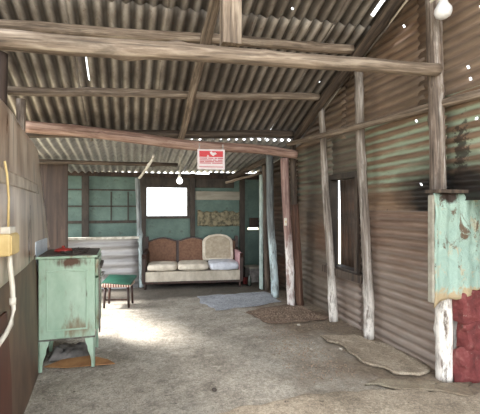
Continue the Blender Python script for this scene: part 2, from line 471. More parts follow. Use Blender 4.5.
def slab(name, outline, z1, mat, seed, lip=.0, label=None):
    """broken slab: ragged outline, uneven top with a rounded raised lip"""
    pts = []
    n = len(outline)
    for i in range(n):
        a = Vector(outline[i]); b = Vector(outline[(i + 1) % n]); k = max(2, int((b - a).length / .05))
        for q in range(k):
            p = a.lerp(b, q / k); p += Vector((noise.noise(Vector((p.x * 6, p.y * 6, seed))), noise.noise(Vector((p.x * 6, p.y * 6, seed + 9))))) * .07
            pts.append(p)
    c = sum(pts, Vector((0, 0))) / len(pts); bm = bmesh.new(); rings = []
    for f, dz in ((1.0, -.04), (1.0, .55), (.985, .9), (.96, 1.0), (.85, 1.0 - lip), (.65, 1 - lip), (.42, 1 - lip), (.2, 1 - lip)):
        ring = []
        for p in pts:
            q = c + (p - c) * f
            z = max(-.03, z1 * dz) if dz < 0 else z1 * dz
            if dz > .5: z += .008 * noise.noise(Vector((q.x * 5, q.y * 5, seed)))
            ring.append(bm.verts.new((q.x, q.y, z)))
        rings.append(ring)
    m = len(pts)
    for r in range(len(rings) - 1):
        for k in range(m): bm.faces.new((rings[r][k], rings[r][(k + 1) % m], rings[r + 1][(k + 1) % m], rings[r + 1][k]))
    bm.faces.new(rings[0][::-1])
    cv = bm.verts.new((c.x, c.y, z1 * (1 - lip)))
    for k in range(m): bm.faces.new((rings[-1][k], rings[-1][(k + 1) % m], cv))
    o = link(name, bm, mat, smooth=True); o['kind'] = 'structure'
    if label: o['label'] = label
    return o
slab('floor_slab', [(1.98, 3.74), (2.36, 3.66), (2.50, 3.3), (2.50, 2.76), (2.34, 2.62), (2.14, 2.72), (2.02, 2.95), (2.08, 3.25)], .02, M['slab'], 3, .6, 'broken concrete slab with a raised lip by the corrugated wall')
slab('floor_slab', [(.55, 2.52), (1.3, 2.56), (1.84, 2.5), (2.3, 2.3), (2.9, 2.1), (2.9, 1.2), (.5, 1.2)], .02, M['slab'], 5, .0, 'sandy concrete slab across the near right foreground')
slab('floor_slab', [(1.75, 2.62), (2.2, 2.56), (2.42, 2.4), (2.6, 2.38), (2.4, 2.25), (1.95, 2.5)], .018, M['slab_grey'], 8, .0, 'small broken concrete piece at the foot of the near post')
slab('floor_slab', [(1.05, 5.95), (2.2, 5.98), (2.16, 5.3), (1.6, 5.12), (1.15, 5.08), (1.0, 5.5)], .008, M['slab_blue'], 11, .0, 'smooth bluish grey concrete slab before the sofa')
gp = slab('gravel_bed', [(1.48, 4.85), (1.8, 5.02), (2.2, 5.1), (2.42, 4.6), (2.42, 4.3), (1.9, 4.28), (1.62, 4.28)], .012, M['soil'], 14, .1, 'brown gravelly soil patch beside the posts')
# loose grit lying on the gravel bed and along the wall
bm = bmesh.new(); R = random.Random(3)
for k in range(1500):
    if k < 900: x, y, zb = R.uniform(1.55, 2.34), R.uniform(4.33, 4.95), .010
    else: x, y, zb = R.uniform(1.5, 2.4), R.uniform(2.75, 4.3), -.005
    if k >= 900 and x > 1.86 and y < 3.95: x = 1.3 + R.uniform(0, .5)
    s = R.uniform(.003, .008)
    r = bmesh.ops.create_icosphere(bm, subdivisions=1, radius=s)
    for v in r['verts']: v.co = Vector((v.co.x * R.uniform(.8, 1.3) + x, v.co.y * R.uniform(.8, 1.3) + y, v.co.z * .7 + zb + s * .4))
tag(link('loose_gravel', bm, M['grit'], smooth=True), 'loose brown gravel scattered along the foot of the corrugated wall', 'gravel', kind='stuff')

# ------------------------------------------------------------------ ceiling (roof sheets)
ceil = struct('ceiling', 'corrugated iron lean-to roof')
import itertools
def rv(y): return None
down = Vector((0, 1, -.40)).normalized()
ux = Vector((1, 0, .05)).normalized(); nr = ux.cross(down) * -1
if nr.z < 0: nr = -nr
def roofpt(x, y, off=0): return Vector((x, y, zroof(x, y))) + nr * off
SW = .83
def course(y0, y1, off, hs):
    L = (roofpt(0, y1) - roofpt(0, y0)).length
    for k in range(5):
        x0 = -1.35 + k * (SW - .0)
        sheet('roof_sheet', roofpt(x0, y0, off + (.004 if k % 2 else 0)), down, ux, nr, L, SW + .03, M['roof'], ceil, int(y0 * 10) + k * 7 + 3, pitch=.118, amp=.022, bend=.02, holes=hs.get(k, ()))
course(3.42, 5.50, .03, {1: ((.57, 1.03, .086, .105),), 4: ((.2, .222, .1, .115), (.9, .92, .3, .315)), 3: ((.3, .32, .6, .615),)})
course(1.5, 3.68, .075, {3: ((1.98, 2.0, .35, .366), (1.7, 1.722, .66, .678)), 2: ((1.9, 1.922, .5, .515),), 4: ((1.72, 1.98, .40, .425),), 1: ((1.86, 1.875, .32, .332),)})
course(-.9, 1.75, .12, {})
downr = Vector((0, 1, -.135)).normalized(); nrr = Vector((0, .135, 1)).normalized()
for k in range(5):
    x0 = -1.5 + k * SW
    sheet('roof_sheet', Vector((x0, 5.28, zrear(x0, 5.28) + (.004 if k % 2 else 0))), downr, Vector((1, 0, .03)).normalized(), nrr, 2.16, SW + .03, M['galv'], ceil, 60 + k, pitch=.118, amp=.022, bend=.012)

# ------------------------------------------------------------------ wall_right: horizontal corrugated sheets
wr = struct('wall_right', 'right wall clad in horizontal corrugated iron')
def wsheet(y0, y1, z0, z1, mat, x=2.50, seed=0, cl=None, holes=()):
    sheet('corrugated_sheet', (x, y0, z0), (0, 1, 0), (0, 0, 1), (-1, 0, 0), y1 - y0, z1 - z0, mat, wr, seed, pitch=.088, amp=.0115, bend=.035, clampz=cl, holes=[(a - y0 - .011, a - y0 + .011, b - z0 - .011, b - z0 + .011) for a, b in holes])
wsheet(2.55, 3.87, -.02, 1.37, M['low_iron'], 2.565, 1)
wsheet(3.84, 4.52, -.02, .60, M['low_iron'], 2.57, 2)
wsheet(4.48, 6.0, -.02, 1.37, M['teal_iron'], 2.555, 3)
wsheet(.2, 2.66, 1.46, 2.36, M['green_iron'], 2.57, 4, None, ((2.32, 2.09),))
wsheet(2.60, 3.89, 1.34, 2.34, M['green_iron'], 2.58, 5, None, ((2.97, 2.22), (3.35, 2.31), (2.9, 1.62)))
wsheet(3.80, 4.68, 1.78, 2.34, M['teal_iron'], 2.585, 6)
wsheet(4.49, 6.0, 1.34, 2.30, M['teal_iron'], 2.57, 7)
cz = lambda x, y: zroof(x, y) - .0
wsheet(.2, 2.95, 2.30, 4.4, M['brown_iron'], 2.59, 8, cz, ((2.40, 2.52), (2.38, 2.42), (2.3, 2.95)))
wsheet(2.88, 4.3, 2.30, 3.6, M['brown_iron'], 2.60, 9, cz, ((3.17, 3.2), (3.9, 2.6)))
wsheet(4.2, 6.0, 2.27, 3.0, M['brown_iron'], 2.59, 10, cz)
wsheet(5.55, 7.45, -.02, 2.3, M['dark_iron'], 2.56, 12, lambda x, y: zrear(x, y) - .02)

# window in the right wall: gap left by the shutter sheet outside
w1 = struct('window_1', 'unglazed window with a sheet iron shutter in the right wall')
def wbox(n, *a): return boxo(n, *a, parent=w1, bev=.006)
wbox('window_sill', 2.47, 2.64, 3.70, 4.60, .55, .64, M['pole_dark'])
wbox('window_sill', 2.50, 2.66, 3.82, 4.54, .64, .665, M['grime'])
wbox('window_frame', 2.51, 2.63, 4.44, 4.50, .66, 1.76, M['grime'])
wbox('window_frame', 2.51, 2.63, 3.83, 3.89, .66, 1.76, M['pole_dark'])
wbox('window_frame', 2.51, 2.63, 3.80, 4.54, 1.76, 1.83, M['grime'])
sheet('shutter_sheet', (2.69, 3.72, .625), (0, .03, 1), (0, 1, 0), (-1, 0, 0), 1.16, .768, M['dark_iron'], w1, 31, pitch=.08, amp=.012)

# ------------------------------------------------------------------ hearth in the right wall
wh = struct('wall_hearth', 'jamb of the hearth recess')
bm = bmesh.new()                                # mint painted crumpled sheet over the jamb
G = []
nx, nz = 30, 36
for i in range(nx + 1):
    row = []
    for j in range(nz + 1):
        x = 2.275 + 1.0 * i / nx; f = j / nz
        zb = .66 + .10 * noise.noise(Vector((x * 6, 2, 0))) + max(0, (x - 2.45)) * .35
        z = zb + (1.515 - zb) * f
        y = 2.44 + .022 * noise.noise(Vector((x * 5, z * 7, 1))) + .012 * math.sin(x * 60) - .03 * (1 - f) * max(0, min(1, (x - 2.4) / .2))
        row.append(bm.verts.new((x, y, z)))
    G.append(row)
for i in range(nx):
    for j in range(nz): bm.faces.new((G[i][j], G[i + 1][j], G[i + 1][j + 1], G[i][j + 1]))
o = link('painted_sheet', bm, M['mint_peel'], wh, smooth=True); o['label'] = 'blistered mint green sheet on the hearth jamb'
sd = o.modifiers.new('thickness', 'SOLIDIFY'); sd.thickness = .01
boxo('sheet_edge', 2.255, 2.275, 2.42, 2.47, .66, 1.50, M['plank_pale'], wh)
boxo('mantel_ledge', 2.27, 3.3, 2.38, 2.52, 1.517, 1.545, M['pole_dark'], wh)
boxo('jamb_core', 2.54, 3.3, 2.50, 2.64, -.02, 1.50, M['dusty_grey'], wh)
def rock(name, x0, x1, y0, y1, z0, z1, mat, seed, parent=None):
    bm = bmesh.new(); bmesh.ops.create_cube(bm, size=1)
    bmesh.ops.subdivide_edges(bm, edges=bm.edges[:], cuts=7, use_grid_fill=True)
    for v in bm.verts:
        c = v.co * 2; p = Vector([math.copysign(abs(q) ** 1.0, q) for q in c])
        k = max(1, (abs(p.x) ** 8 + abs(p.y) ** 8 + abs(p.z) ** 8) ** (1 / 8)); p = p / k
        nz_ = Vector((noise.noise(p * 1.4 + Vector((seed, 0, 0))), noise.noise(p * 1.4 + Vector((0, seed, 0))), noise.noise(p * 1.4 + Vector((0, 0, seed)))))
        p += nz_ * .22
        v.co = Vector((p.x / 2 * (x1 - x0), p.y / 2 * (y1 - y0), (p.z + 1) / 2 * (z1 - z0)))
    return link(name, bm, mat, parent, Vector(((x0 + x1) / 2, (y0 + y1) / 2, z0)), smooth=False)
for q in ((2.53, 2.86, .48, .76, 3), (2.56, 2.84, .24, .49, 7), (2.52, 2.84, -.01, .27, 12), (2.8, 3.2, .38, .78, 15), (2.79, 3.2, -.01, .4, 18)):
    rock('hearth_stone', q[0], q[1], 2.39, 2.62, q[2], q[3], M['redstone'], q[4], wh)
# rest of the recess, beyond the edge of the picture
boxo('hearth_back', 3.22, 3.34, .8, 2.6, -.05, 1.6, M['dusty_grey'], wh)
boxo('hearth_top', 2.64, 3.34, .8, 2.6, 1.50, 1.54, M['dusty_grey'], wh)

# ------------------------------------------------------------------ wall_left: hardboard sheets, outer iron wall
wl = struct('wall_left', 'left wall of stained hardboard sheets')
def lx(y, z): return -.665 - .09 * (y - 2.3) - .05 * (z - 1) * max(0, (y - 2.6)) / 1.4
def lpanel(name, poly, mat, thick=.014, seed=0, off=0.0, n=26, label=None):
    """poly: near y, far y as functions of height between z0 and z1"""
    z0, z1, ya, yb, rag = poly; bm = bmesh.new(); G = []
    for j in range(n + 1):
        z = z0 + (z1 - z0) * j / n; row = []
        for i in range(n + 1):
            a = ya(z); b = yb(z) + rag * noise.noise(Vector((z * 9, seed, 0)))
            y = a + (b - a) * i / n
            row.append(bm.verts.new((lx(y, z) + off + .012 * noise.noise(Vector((y * 1.5, z * 1.5, seed))), y, z)))
        G.append(row)
    for j in range(n):
        for i in range(n): bm.faces.new((G[j][i], G[j][i + 1], G[j + 1][i + 1], G[j + 1][i]))
    o = link(name, bm, mat, wl, smooth=True)
    sd = o.modifiers.new('thickness', 'SOLIDIFY'); sd.thickness = thick
    if label: o['label'] = label
    return o
lpanel('wall_panel', (.98, 1.96, lambda z: 1.3, lambda z: 4.56 - .42 * (z - .98), .05), M['hardboard'], seed=2, label='upper stained hardboard sheet')
lpanel('wall_panel', (-.02, 1.0, lambda z: 1.3, lambda z: 4.6, .03), M['hardboard_dark'], seed=5, off=-.012, label='lower dirty hardboard sheet')
lpanel('batten', (1.53, 1.61, lambda z: 1.5, lambda z: 3.9, .05), M['strip'], .01, 8, .016, 8)
wlo = sheet('corrugated_sheet', (-1.36, 1.2, -.02), (0, 0, 1), (0, 1, 0), (1, 0, 0), 4.2, 3.3, M['dark_iron'], wl, 44, pitch=.1, amp=.014, clampz=lambda x, y: zroof(x, y) - .03)

# ------------------------------------------------------------------ wall_back and the partition before it
wb = struct('wall_back', 'back wall of grey green panels')
YB = 7.40
def bb(n, x0, x1, z0, z1, mat, y0=YB, t=.02, lab=None):
    o = boxo(n, x0, x1, y0, y0 + t, z0, z1, mat, wb, .003)
    if lab: o['label'] = lab
    return o
ztop = 2.02
bb('wall_panel', -1.9, .27, -.02, ztop, M['green_wall'])
bb('wall_panel', 1.09, 2.30, -.02, ztop, M['green_wall'])
bb('wall_panel', 2.30, 2.62, -.02, .955, M['green_wall'])
bb('wall_panel', 2.30, 2.62, 1.0, ztop, M['green_wall'])
bb('dark_board', 2.33, 2.6, 1.01, 1.2, M['board'], YB - .02, .02)
bb('dark_board', 1.5, 2.62, 2.055, 2.10, M['grime'], YB - .05, .05)
bb('wall_panel', .27, 1.09, -.02, 1.22, M['green_wall'])
bb('wall_panel', .27, 1.09, 1.82, ztop, M['green_wall'])
for x in (-.84, .16): bb('wall_stud', x, x + .12, 0, ztop + .05, M['grime'], YB - .06, .06)
bb('wall_stud', 1.12, 1.21, 0, ztop + .05, M['grime'], YB - .06, .06)
bb('wall_stud', 2.12, 2.22, 0, ztop + .05, M['grime'], YB - .07, .07)
for z in (1.42, 1.72): bb('wall_batten', -1.9, .16, z, z + .025, M['grime'], YB - .025, .025)
for x in (-.35, -.05): bb('wall_batten', x, x + .02, 1.16, 1.7, M['grime'], YB - .02, .02)
bb('wall_batten', -1.9, .28, 1.12, 1.17, M['grime'], YB - .025, .025)
bb('top_plate', -1.9, 2.62, 1.98, 2.06, M['board'], YB - .08, .08)
bb('pale_plank', 1.22, 2.12, 1.56, 1.73, M['plank_pale'], YB - .03, .03, 'pale horizontal plank')
bb('dark_board', 1.22, 2.0, 1.80, 1.98, M['grime'], YB - .04, .04)
bb('dark_board', .22, 1.2, 1.83, 1.98, M['grime'], YB - .04, .04)
# torn paper hanging across the right panel
bm = bmesh.new(); G = []
for i in range(31):
    row = []
    for j in range(9):
        x = 1.26 + .86 * i / 30; z = 1.04 + (.29 + .05 * noise.noise(Vector((x * 9, 0, 0)))) * j / 8 + .03 * noise.noise(Vector((x * 8, 4, 1)))
        row.append(bm.verts.new((x, YB - .03 - .03 * abs(noise.noise(Vector((x * 9, z * 9, 2)))), z)))
    G.append(row)
for i in range(30):
    for j in range(8): bm.faces.new((G[i][j], G[i + 1][j], G[i + 1][j + 1], G[i][j + 1]))
o = link('torn_paper', bm, M['torn'], wb, smooth=True); o['label'] = 'torn curling brown wallpaper'
sd = o.modifiers.new('thickness', 'SOLIDIFY'); sd.thickness = .004
w2 = struct('window_2', 'bright back window above the sofa')
for a in ((.24, .30, 1.20, 1.84), (1.06, 1.12, 1.20, 1.84), (.30, 1.06, 1.79, 1.84), (.30, 1.06, 1.20, 1.25)):
    boxo('window_frame', a[0], a[1], YB - .045, YB + .05, a[2], a[3], M['grime'], w2, .004)
boxo('pane', .29, 1.07, YB + .005, YB + .011, 1.24, 1.80, M['glass'], w2, 0)

hp = struct('wall_partition', 'low partition of horizontal corrugated iron with a white rail')
sheet('corrugated_sheet', (-1.6, 6.96, -.02), (1, 0, 0), (0, 0, 1), (0, -1, 0), 1.74, .88, M['galv'], hp, 51, pitch=.16, amp=.014, bend=.01)
boxo('partition_rail', -1.6, .15, 6.90, 7.0, .86, .90, M['rail_white'], hp)
boxo('wall_board', -1.38, -.95, 6.52, 6.56, -.02, 2.10, M['board'], hp)

# ------------------------------------------------------------------ timber frame
def pole(name, p0, p1, r0, r1, mat, label, cat, seed, group=None, **k):
    return tag(log(name, p0, p1, r0, r1, mat, seed, **k), label, cat, group)
WP = 'timber posts along the right wall'
pole('timber_post', (2.475, 2.53, -.02), (2.45, 2.64, zroof(2.45, 2.64) - .10), .066, .06, M['pole_peel'], 'thick peeling white post beside the mint green sheet, nearest on the right', 'post', 1, WP, wob=.012, knots=6)
pole('timber_post', (2.49, 3.57, -.02), (2.45, 3.72, zroof(2.45, 3.72) - .12), .055, .048, M['pole_grey'], 'grey post at the near side of the shuttered right window', 'post', 2, WP, wob=.02)
pole('timber_post', (2.45, 4.25, -.02), (2.42, 4.52, zroof(2.42, 4.52) - .12), .055, .04, M['pole_grey'], 'grey post at the far side of the shuttered right window', 'post', 3, WP, wob=.015)
pole('timber_post', (2.23, 5.06, -.02), (2.11, 5.03, 2.11), .055, .06, M['pole_pink'], 'pinkish post with a white foot holding up the far tie beam', 'post', 4, WP, wob=.012)
pole('timber_post', (2.37, 5.06, -.02), (2.30, 5.10, 1.45), .06, .055, M['pole_red'], 'red-brown short post next to the pinkish post', 'post', 5, WP, wob=.015)
pole('timber_post', (2.42, 5.24, -.02), (2.31, 5.18, 2.34), .045, .042, M['pole_dark'], 'dark post between the pinkish post and the corrugated wall', 'post', 6, WP, wob=.012)
pole('timber_post', (2.20, 5.62, -.02), (2.10, 5.62, 2.24), .062, .058, M['pole_blue'], 'bluish grey post behind the pinkish post', 'post', 7, WP, wob=.02)
pole('timber_post', (2.25, 6.1, -.02), (2.20, 6.1, 2.16), .05, .05, M['pole_dark'], 'dark post farthest back on the right, near the sofa', 'post', 8, WP, wob=.015)
boxo('door_plank', 2.18, 2.215, 6.22, 6.34, -.015, 1.98, M['plank_cyan'])
tag(bpy.data.objects['door_plank'], 'pale upright plank beside the farthest right post', 'plank')
pole('timber_rail', (2.56, 1.9, 2.24), (2.22, 5.15, 2.33), .036, .034, M['pole'], 'long grey rail running along the right wall in front of the window posts', 'rail', 9, wob=.015)
pole('tie_beam', (-.9, 2.58, 2.40), (2.42, 2.54, 2.53), .064, .05, M['pole'], 'thick rounded pole spanning the room at the front, nearest tie beam', 'beam', 10, wob=.02, knots=5)
pole('tie_beam', (-1.18, 5.0, 2.36), (2.28, 5.0, 2.165), .072, .062, M['beam_red'], 'reddish tie beam carrying the red sign', 'beam', 11, wob=.025, bow=.0)
PG = 'purlins under the roof sheets'
def purlin(y, x0, x1, r, lab, seed, mat=None, dz=0.0, dl=0.0):
    a = roofpt(x0, y, -.02 - r - dz - dl); b = roofpt(x1, y, -.02 - r - dz)
    pole('roof_purlin', a, b, r, r, mat or M['pole_dark'], lab, 'purlin', seed, PG, wob=.015)
purlin(5.2, -1.25, 2.30, .055, 'dark purlin at the low edge of the main roof, above the reddish beam', 12)
purlin(4.40, -1.2, 2.30, .045, 'purlin halfway between the two tie beams', 13, M['pole'], .0, .05)
purlin(3.64, -1.2, 2.30, .048, 'purlin just behind the nearest tie beam', 14, M['pole'], .0, .03)
purlin(1.7, -1.2, 2.30, .05, 'purlin overhead near the open front', 15, M['pole'], .05)
pole('roof_rafter', (.65, 5.18, 2.30), (.72, 1.4, 3.82), .042, .055, M['pole'], 'slanting grey rafter in the middle of the roof behind the squared prop', 'rafter', 16, 'rafters', wob=.02)
e = roofpt(2.36, 5.25, -.11); f = roofpt(2.36, 1.4, -.11)
pole('roof_rafter', e, f, .055, .065, M['pole_dark'], 'dark rafter along the top of the right wall', 'rafter', 17, 'rafters', wob=.015)
# squared prop standing on the near tie beam
boxo('roof_prop', .60, .735, 2.50, 2.60, 2.525, 3.34, M['pole'])
tag(bpy.data.objects['roof_prop'], 'short squared pale prop standing on the nearest tie beam', 'prop')
pole('timber_post', (-.785, 2.60, -.02), (-.775, 2.62, 2.34), .06, .055, M['board'], 'brown post at the left edge under the nearest tie beam', 'post', 18, wob=.01)
pole('timber_post', (-.99, 3.95, -.02), (-.965, 3.92, 2.40), .038, .038, M['pole_peel'], 'thin pale post sticking up above the left hardboard wall', 'post', 19, wob=.008)
# rear section timbers
pole('rear_purlin', (-1.6, 6.3, 2.09), (.75, 6.3, 2.11), .035, .03, M['pole_dark'], 'thin dark pole under the rear roof left of the sign', 'purlin', 20, wob=.01)
pole('timber_post', (.19, 7.0, -.02), (.12, 7.0, 1.93), .04, .045, M['pole_blue'], 'pale post at the right end of the low partition', 'post', 21, wob=.012)
pole('timber_brace', (.15, 6.93, 1.93), (.34, 5.9, 2.20), .022, .02, M['white_branch'], 'pale crooked branch bracing the partition post to the rear roof', 'brace', 22, wob=.03)
pole('rear_rafter', (1.86, 7.2, 1.99), (2.18, 5.75, 2.21), .05, .05, M['pole_dark'], 'dark slanting log under the rear roof at right', 'rafter', 23, 'rafters', wob=.01)
pole('timber_rail', (1.70, 6.85, 1.87), (2.27, 6.45, 2.03), .022, .022, M['pole'], 'thin pale pole slanting across the rear right corner', 'rail', 24, wob=.01)

# ------------------------------------------------------------------ sign on the far tie beam
sg = thing('hanging_sign', 'red and white notice hanging from the reddish tie beam', 'sign', (1.02, 4.90, 1.905), math.radians(-8))
boxo('sign_board', -.18, .18, -.004, .004, 0, .265, M['sign_white'], sg, .0)
boxo('sign_header', -.155, .155, -.008, -.0042, .165, .243, M['sign_red'], sg, .0)
bm = bmesh.new()
prism(bm, [(-.02, .225), (.005, .238), (.02, .22), (.055, .225), (.075, .205), (.045, .19), (.03, .176), (.01, .185), (-.005, .2)], 'y', -.010, -.0082)
prism(bm, [(-.06, .168), (-.045, .192), (-.03, .178), (-.026, .168)], 'y', -.010, -.0082)
link('sign_emblem', bm, M['sign_white'], sg)
for z, segs in ((.142, ((-.15, -.05), (-.04, .03), (.045, .075), (.085, .155))), (.118, ((-.15, .01), (.02, .07), (.085, .15))), (.098, ((-.15, -.09), (-.08, .04), (.05, .15))), (.078, ((-.15, .0), (.012, .15))), (.03, ((-.155, .155),))):
    bm = bmesh.new()
    for a, b in segs: box(bm, a, b, -.0062, -.0042, z, z + (.012 if z > .05 else .009))
    link('sign_print', bm, M['sign_pink'], sg)
boxo('sign_strap', -.16, -.15, -.003, .003, .26, .345, M['chrome'], sg, 0); boxo('sign_strap', .15, .16, -.003, .003, .26, .33, M['chrome'], sg, 0)

# ------------------------------------------------------------------ bulbs
nb = thing('light_bulb', 'large white opal bulb at the top of the nearest right post', 'light bulb', (2.365, 2.43, 2.89))
link('globe', lathe(bmesh.new(), [(.0, 0), (.03, .004), (.055, .022), (.066, .05), (.064, .075), (.05, .1), (.038, .12), (.034, .14)], 24), M['bulb'], nb, smooth=True)
link('lamp_holder', lathe(bmesh.new(), [(.036, .138), (.04, .145), (.038, .175), (.02, .19)], 20), M['plastic_white'], nb, smooth=True)
bm = bmesh.new(); tube(bm, [(0, 0, .18), (0, .02, .2), (-.0, .13, .2)], .012); link('bracket', bm, M['plastic_white'], nb)
rb = thing('light_bulb', 'small glowing round bulb hanging above the bright back window', 'light bulb', (.77, 6.2, 1.79))
link('globe', lathe(bmesh.new(), [(.0, 0), (.025, .004), (.043, .02), (.05, .045), (.045, .07), (.028, .095), (.02, .11)], 20), M['bulb_lit'], rb, smooth=True)
link('lamp_holder', lathe(bmesh.new(), [(.022, .108), (.024, .15), (.01, .16)], 16), M['plastic_white'], rb, smooth=True)
bm = bmesh.new(); tube(bm, [(0, 0, .155), (.01, 0, .3), (0, 0, .44)], .005); link('cord', bm, M['plastic_white'], rb)

# ------------------------------------------------------------------ outlet box and conduit on the left wall
ob = thing('outlet_box', 'yellowed square outlet box on the left wall', 'outlet box', (lx(2.30, 1.2) + .022, 2.30, 1.15))
boxo('housing', -.02, .05, -.10, .06, 0, .115, M['plastic_yellow'], ob, .008)
boxo('cover_plate', .05, .056, -.09, .05, .01, .105, M['plastic_yellow'], ob, .002)
boxo('terminal_cap', -.01, .04, -.06, .04, .115, .15, M['plastic_white'], ob, .004)
bm = bmesh.new(); x = lx(2.38, 1) + .052
tube(bm, [(x, 2.290, 1.145), (x, 2.300, 1.10), (x + .01, 2.305, .98), (x + .012, 2.310, .85), (x + .01, 2.280, .78), (x, 2.220, .745), (x, 2.110, .73), (x, 2.0, .72)], .013)
lathe(bm, [(.017, 0), (.017, .035)], 12, (x + .011, 2.308, .88))
tag(link('conduit', bm, M['plastic_white'], smooth=True), 'white plastic conduit curving down below the yellowed outlet box', 'conduit')
bm = bmesh.new(); tube(bm, [(x, 2.270, 1.295), (x - .0, 2.280, 1.45), (x, 2.250, 1.58), (x, 2.210, 1.64)], .006)
tag(link('power_cord', bm, M['plastic_yellow'], smooth=True), 'thin cord rising above the outlet box on the left wall', 'cord')
bm = bmesh.new(); prism(bm, [(1.9, -.015), (2.44, -.015), (2.41, .45), (2.35, .72), (2.33, .84), (1.9, .84)], 'x', -.006, .006)
tag(link('skirting_board', bm, M['red_wood'], None, (-.648, 0, 0)), 'red-brown painted board leaning at the foot of the left wall', 'board')
ls = boxo('light_switch', 2.062, 2.10, 4.984, 5.006, 1.15, 1.26, M['plastic_white'])
ls.location = (2.112, 4.992, 1.15)
tag(ls, 'small white switch box on the pinkish post', 'light switch')
boxo('rocker', -.008, .008, -.016, -.011, .04, .07, M['plastic_yellow'], ls, .001)

# ------------------------------------------------------------------ enamel stove
st = thing('enamel_stove', 'mint green enamel cooking stove on bracket legs against the left wall', 'stove', (-.53, 3.83, 0), math.radians(1.0))
X, Y = .225, .255
boxo('body', -X, X, -Y, Y, .27, .965, M['enamel'], st, .008)
def panel_frame():
    bm = bmesh.new(); a, b, c, d = -.165, .165, .34, .86; y0, y1 = -Y - .007, -Y
    for q in ((a, b, c, c + .014), (a, b, d - .014, d), (a, a + .014, c, d), (b - .014, b, c, d)): box(bm, q[0], q[1], y0, y1 + .002, q[2], q[3], .003)
    return bm
o = link('side_panel', panel_frame(), M['enamel'], st)
boxo('top_plate', -X - .02, X + .025, -Y - .02, Y + .02, .965, .985, M['enamel'], st, .005)
boxo('base_trim', -X - .004, X + .004, -Y - .006, Y + .006, .262, .275, M['chrome'], st, .002)
boxo('hob', -X, X + .015, -Y, Y + .01, .985, .995, M['iron_black'], st, .003)
for cy in (-.12, .13):
    bm = bmesh.new()
    for r in (.04, .075, .105):
        tube(bm, [(.04 + r * math.cos(2 * PI * k / 20), cy + r * math.sin(2 * PI * k / 20), 1.001) for k in range(21)], .006, 6)
    for k in range(4):
        a = k * PI / 2; tube(bm, [(.04 + .03 * math.cos(a), cy + .03 * math.sin(a), 1.005), (.04 + .115 * math.cos(a), cy + .115 * math.sin(a), 1.008)], .006, 6)
    link('burner', bm, M['iron_black'], st, smooth=True)
boxo('splashback', -X - .036, -X - .02, -Y + .02, Y + .02, .66, 1.11, M['enamel_white'], st, .006)
leg_prof = [(0, 0), (.028, 0), (.03, .05), (.038, .10), (.058, .15), (.062, .19), (.075, .22), (.085, .268), (0, .268)]
for sx in (-1, 1):
    for sy in (-1, 1):
        bm = bmesh.new()
        prism(bm, [(sx * (X - p[0]), p[1]) for p in leg_prof], 'y', sy * Y, sy * (Y - .014))
        prism(bm, [(sy * (Y - p[0]), p[1]) for p in leg_prof], 'x', sx * X, sx * (X - .014))
        link('leg', bm, M['enamel'], st)
d = boxo('oven_door', X + .002, X + .03, -Y + .03, Y - .03, .32, .78, M['enamel'], st, .006)
bm = bmesh.new(); tube(bm, [(.014, -.16, .44), (.04, -.16, .45), (.04, .16, .45), (.014, .16, .44)], .008); link('door_handle', bm, M['chrome'], d)
boxo('control_panel', X + .002, X + .03, -Y + .01, Y - .01, .80, .95, M['enamel'], st, .005)
for y in (-.15, -.05, .05, .15):
    bm = bmesh.new(); tube(bm, [(X + .03, y, .87), (X + .055, y, .87)], [.02, .016], 12); link('knob', bm, M['iron_black'], st)
bm = bmesh.new(); tube(bm, [(X + .035, -Y - .0, .90), (X + .04, -Y - .005, .6), (X + .04, -Y, .3)], .008); link('gas_pipe', bm, M['chrome'], st)
lid = thing('pan_lid', 'faded red lid lying on the stove top', 'lid', (-.60, 3.86, .997))
link('dish', lathe(bmesh.new(), [(.075, 0), (.08, .008), (.072, .02), (.04, .03), (.015, .034)], 24), M['red_paint'], lid, smooth=True)
link('knob', lathe(bmesh.new(), [(.008, .03), (.016, .045), (.012, .052)], 12), M['red_paint'], lid, smooth=True)
# under the stove
def crumpled(name, x0, x1, y0, y1, h, mat, seed, label, cat, rz=0):
    bm = bmesh.new(); n = 18; G = []
    for i in range(n + 1):
        row = []
        for j in range(n + 1):
            u, v = i / n, j / n; e = min(1, 6 * min(u, 1 - u, v, 1 - v))
            z = h * e * (.45 + .9 * abs(noise.noise(Vector((u * 3, v * 3, seed)))) + .25 * noise.noise(Vector((u * 9, v * 9, seed))))
            row.append(bm.verts.new(((u - .5) * (x1 - x0) + .03 * noise.noise(Vector((u * 4, v * 4, seed + 3))), (v - .5) * (y1 - y0) + .03 * noise.noise(Vector((u * 4, v * 4, seed + 6))), max(.004, z))))
        G.append(row)
    for i in range(n):
        for j in range(n): bm.faces.new((G[i][j], G[i + 1][j], G[i + 1][j + 1], G[i][j + 1]))
    o = link(name, bm, mat, None, ((x0 + x1) / 2, (y0 + y1) / 2, .0), (0, 0, rz), True)
    sd = o.modifiers.new('thickness', 'SOLIDIFY'); sd.thickness = .006
    return tag(o, label, cat)
crumpled('plastic_sheet', -.72, -.36, 3.80, 4.14, .10, M['dusty_grey'], 4, 'crumpled dusty grey sheet under the stove', 'sheet')
bm = bmesh.new(); prism(bm, [(-.3, -.05), (-.12, -.09), (.3, -.06), (.22, .02), (.05, .09), (-.18, .05)], 'z', 0, .008)
for v in bm.verts: v.co.z += .035 * max(0, v.co.y + .03) * 6
tag(link('cardboard_piece', bm, M['cardboard'], None, (-.42, 3.68, .004), (0, 0, -.15)), 'tan piece of cardboard on the floor under the front of the stove', 'cardboard')

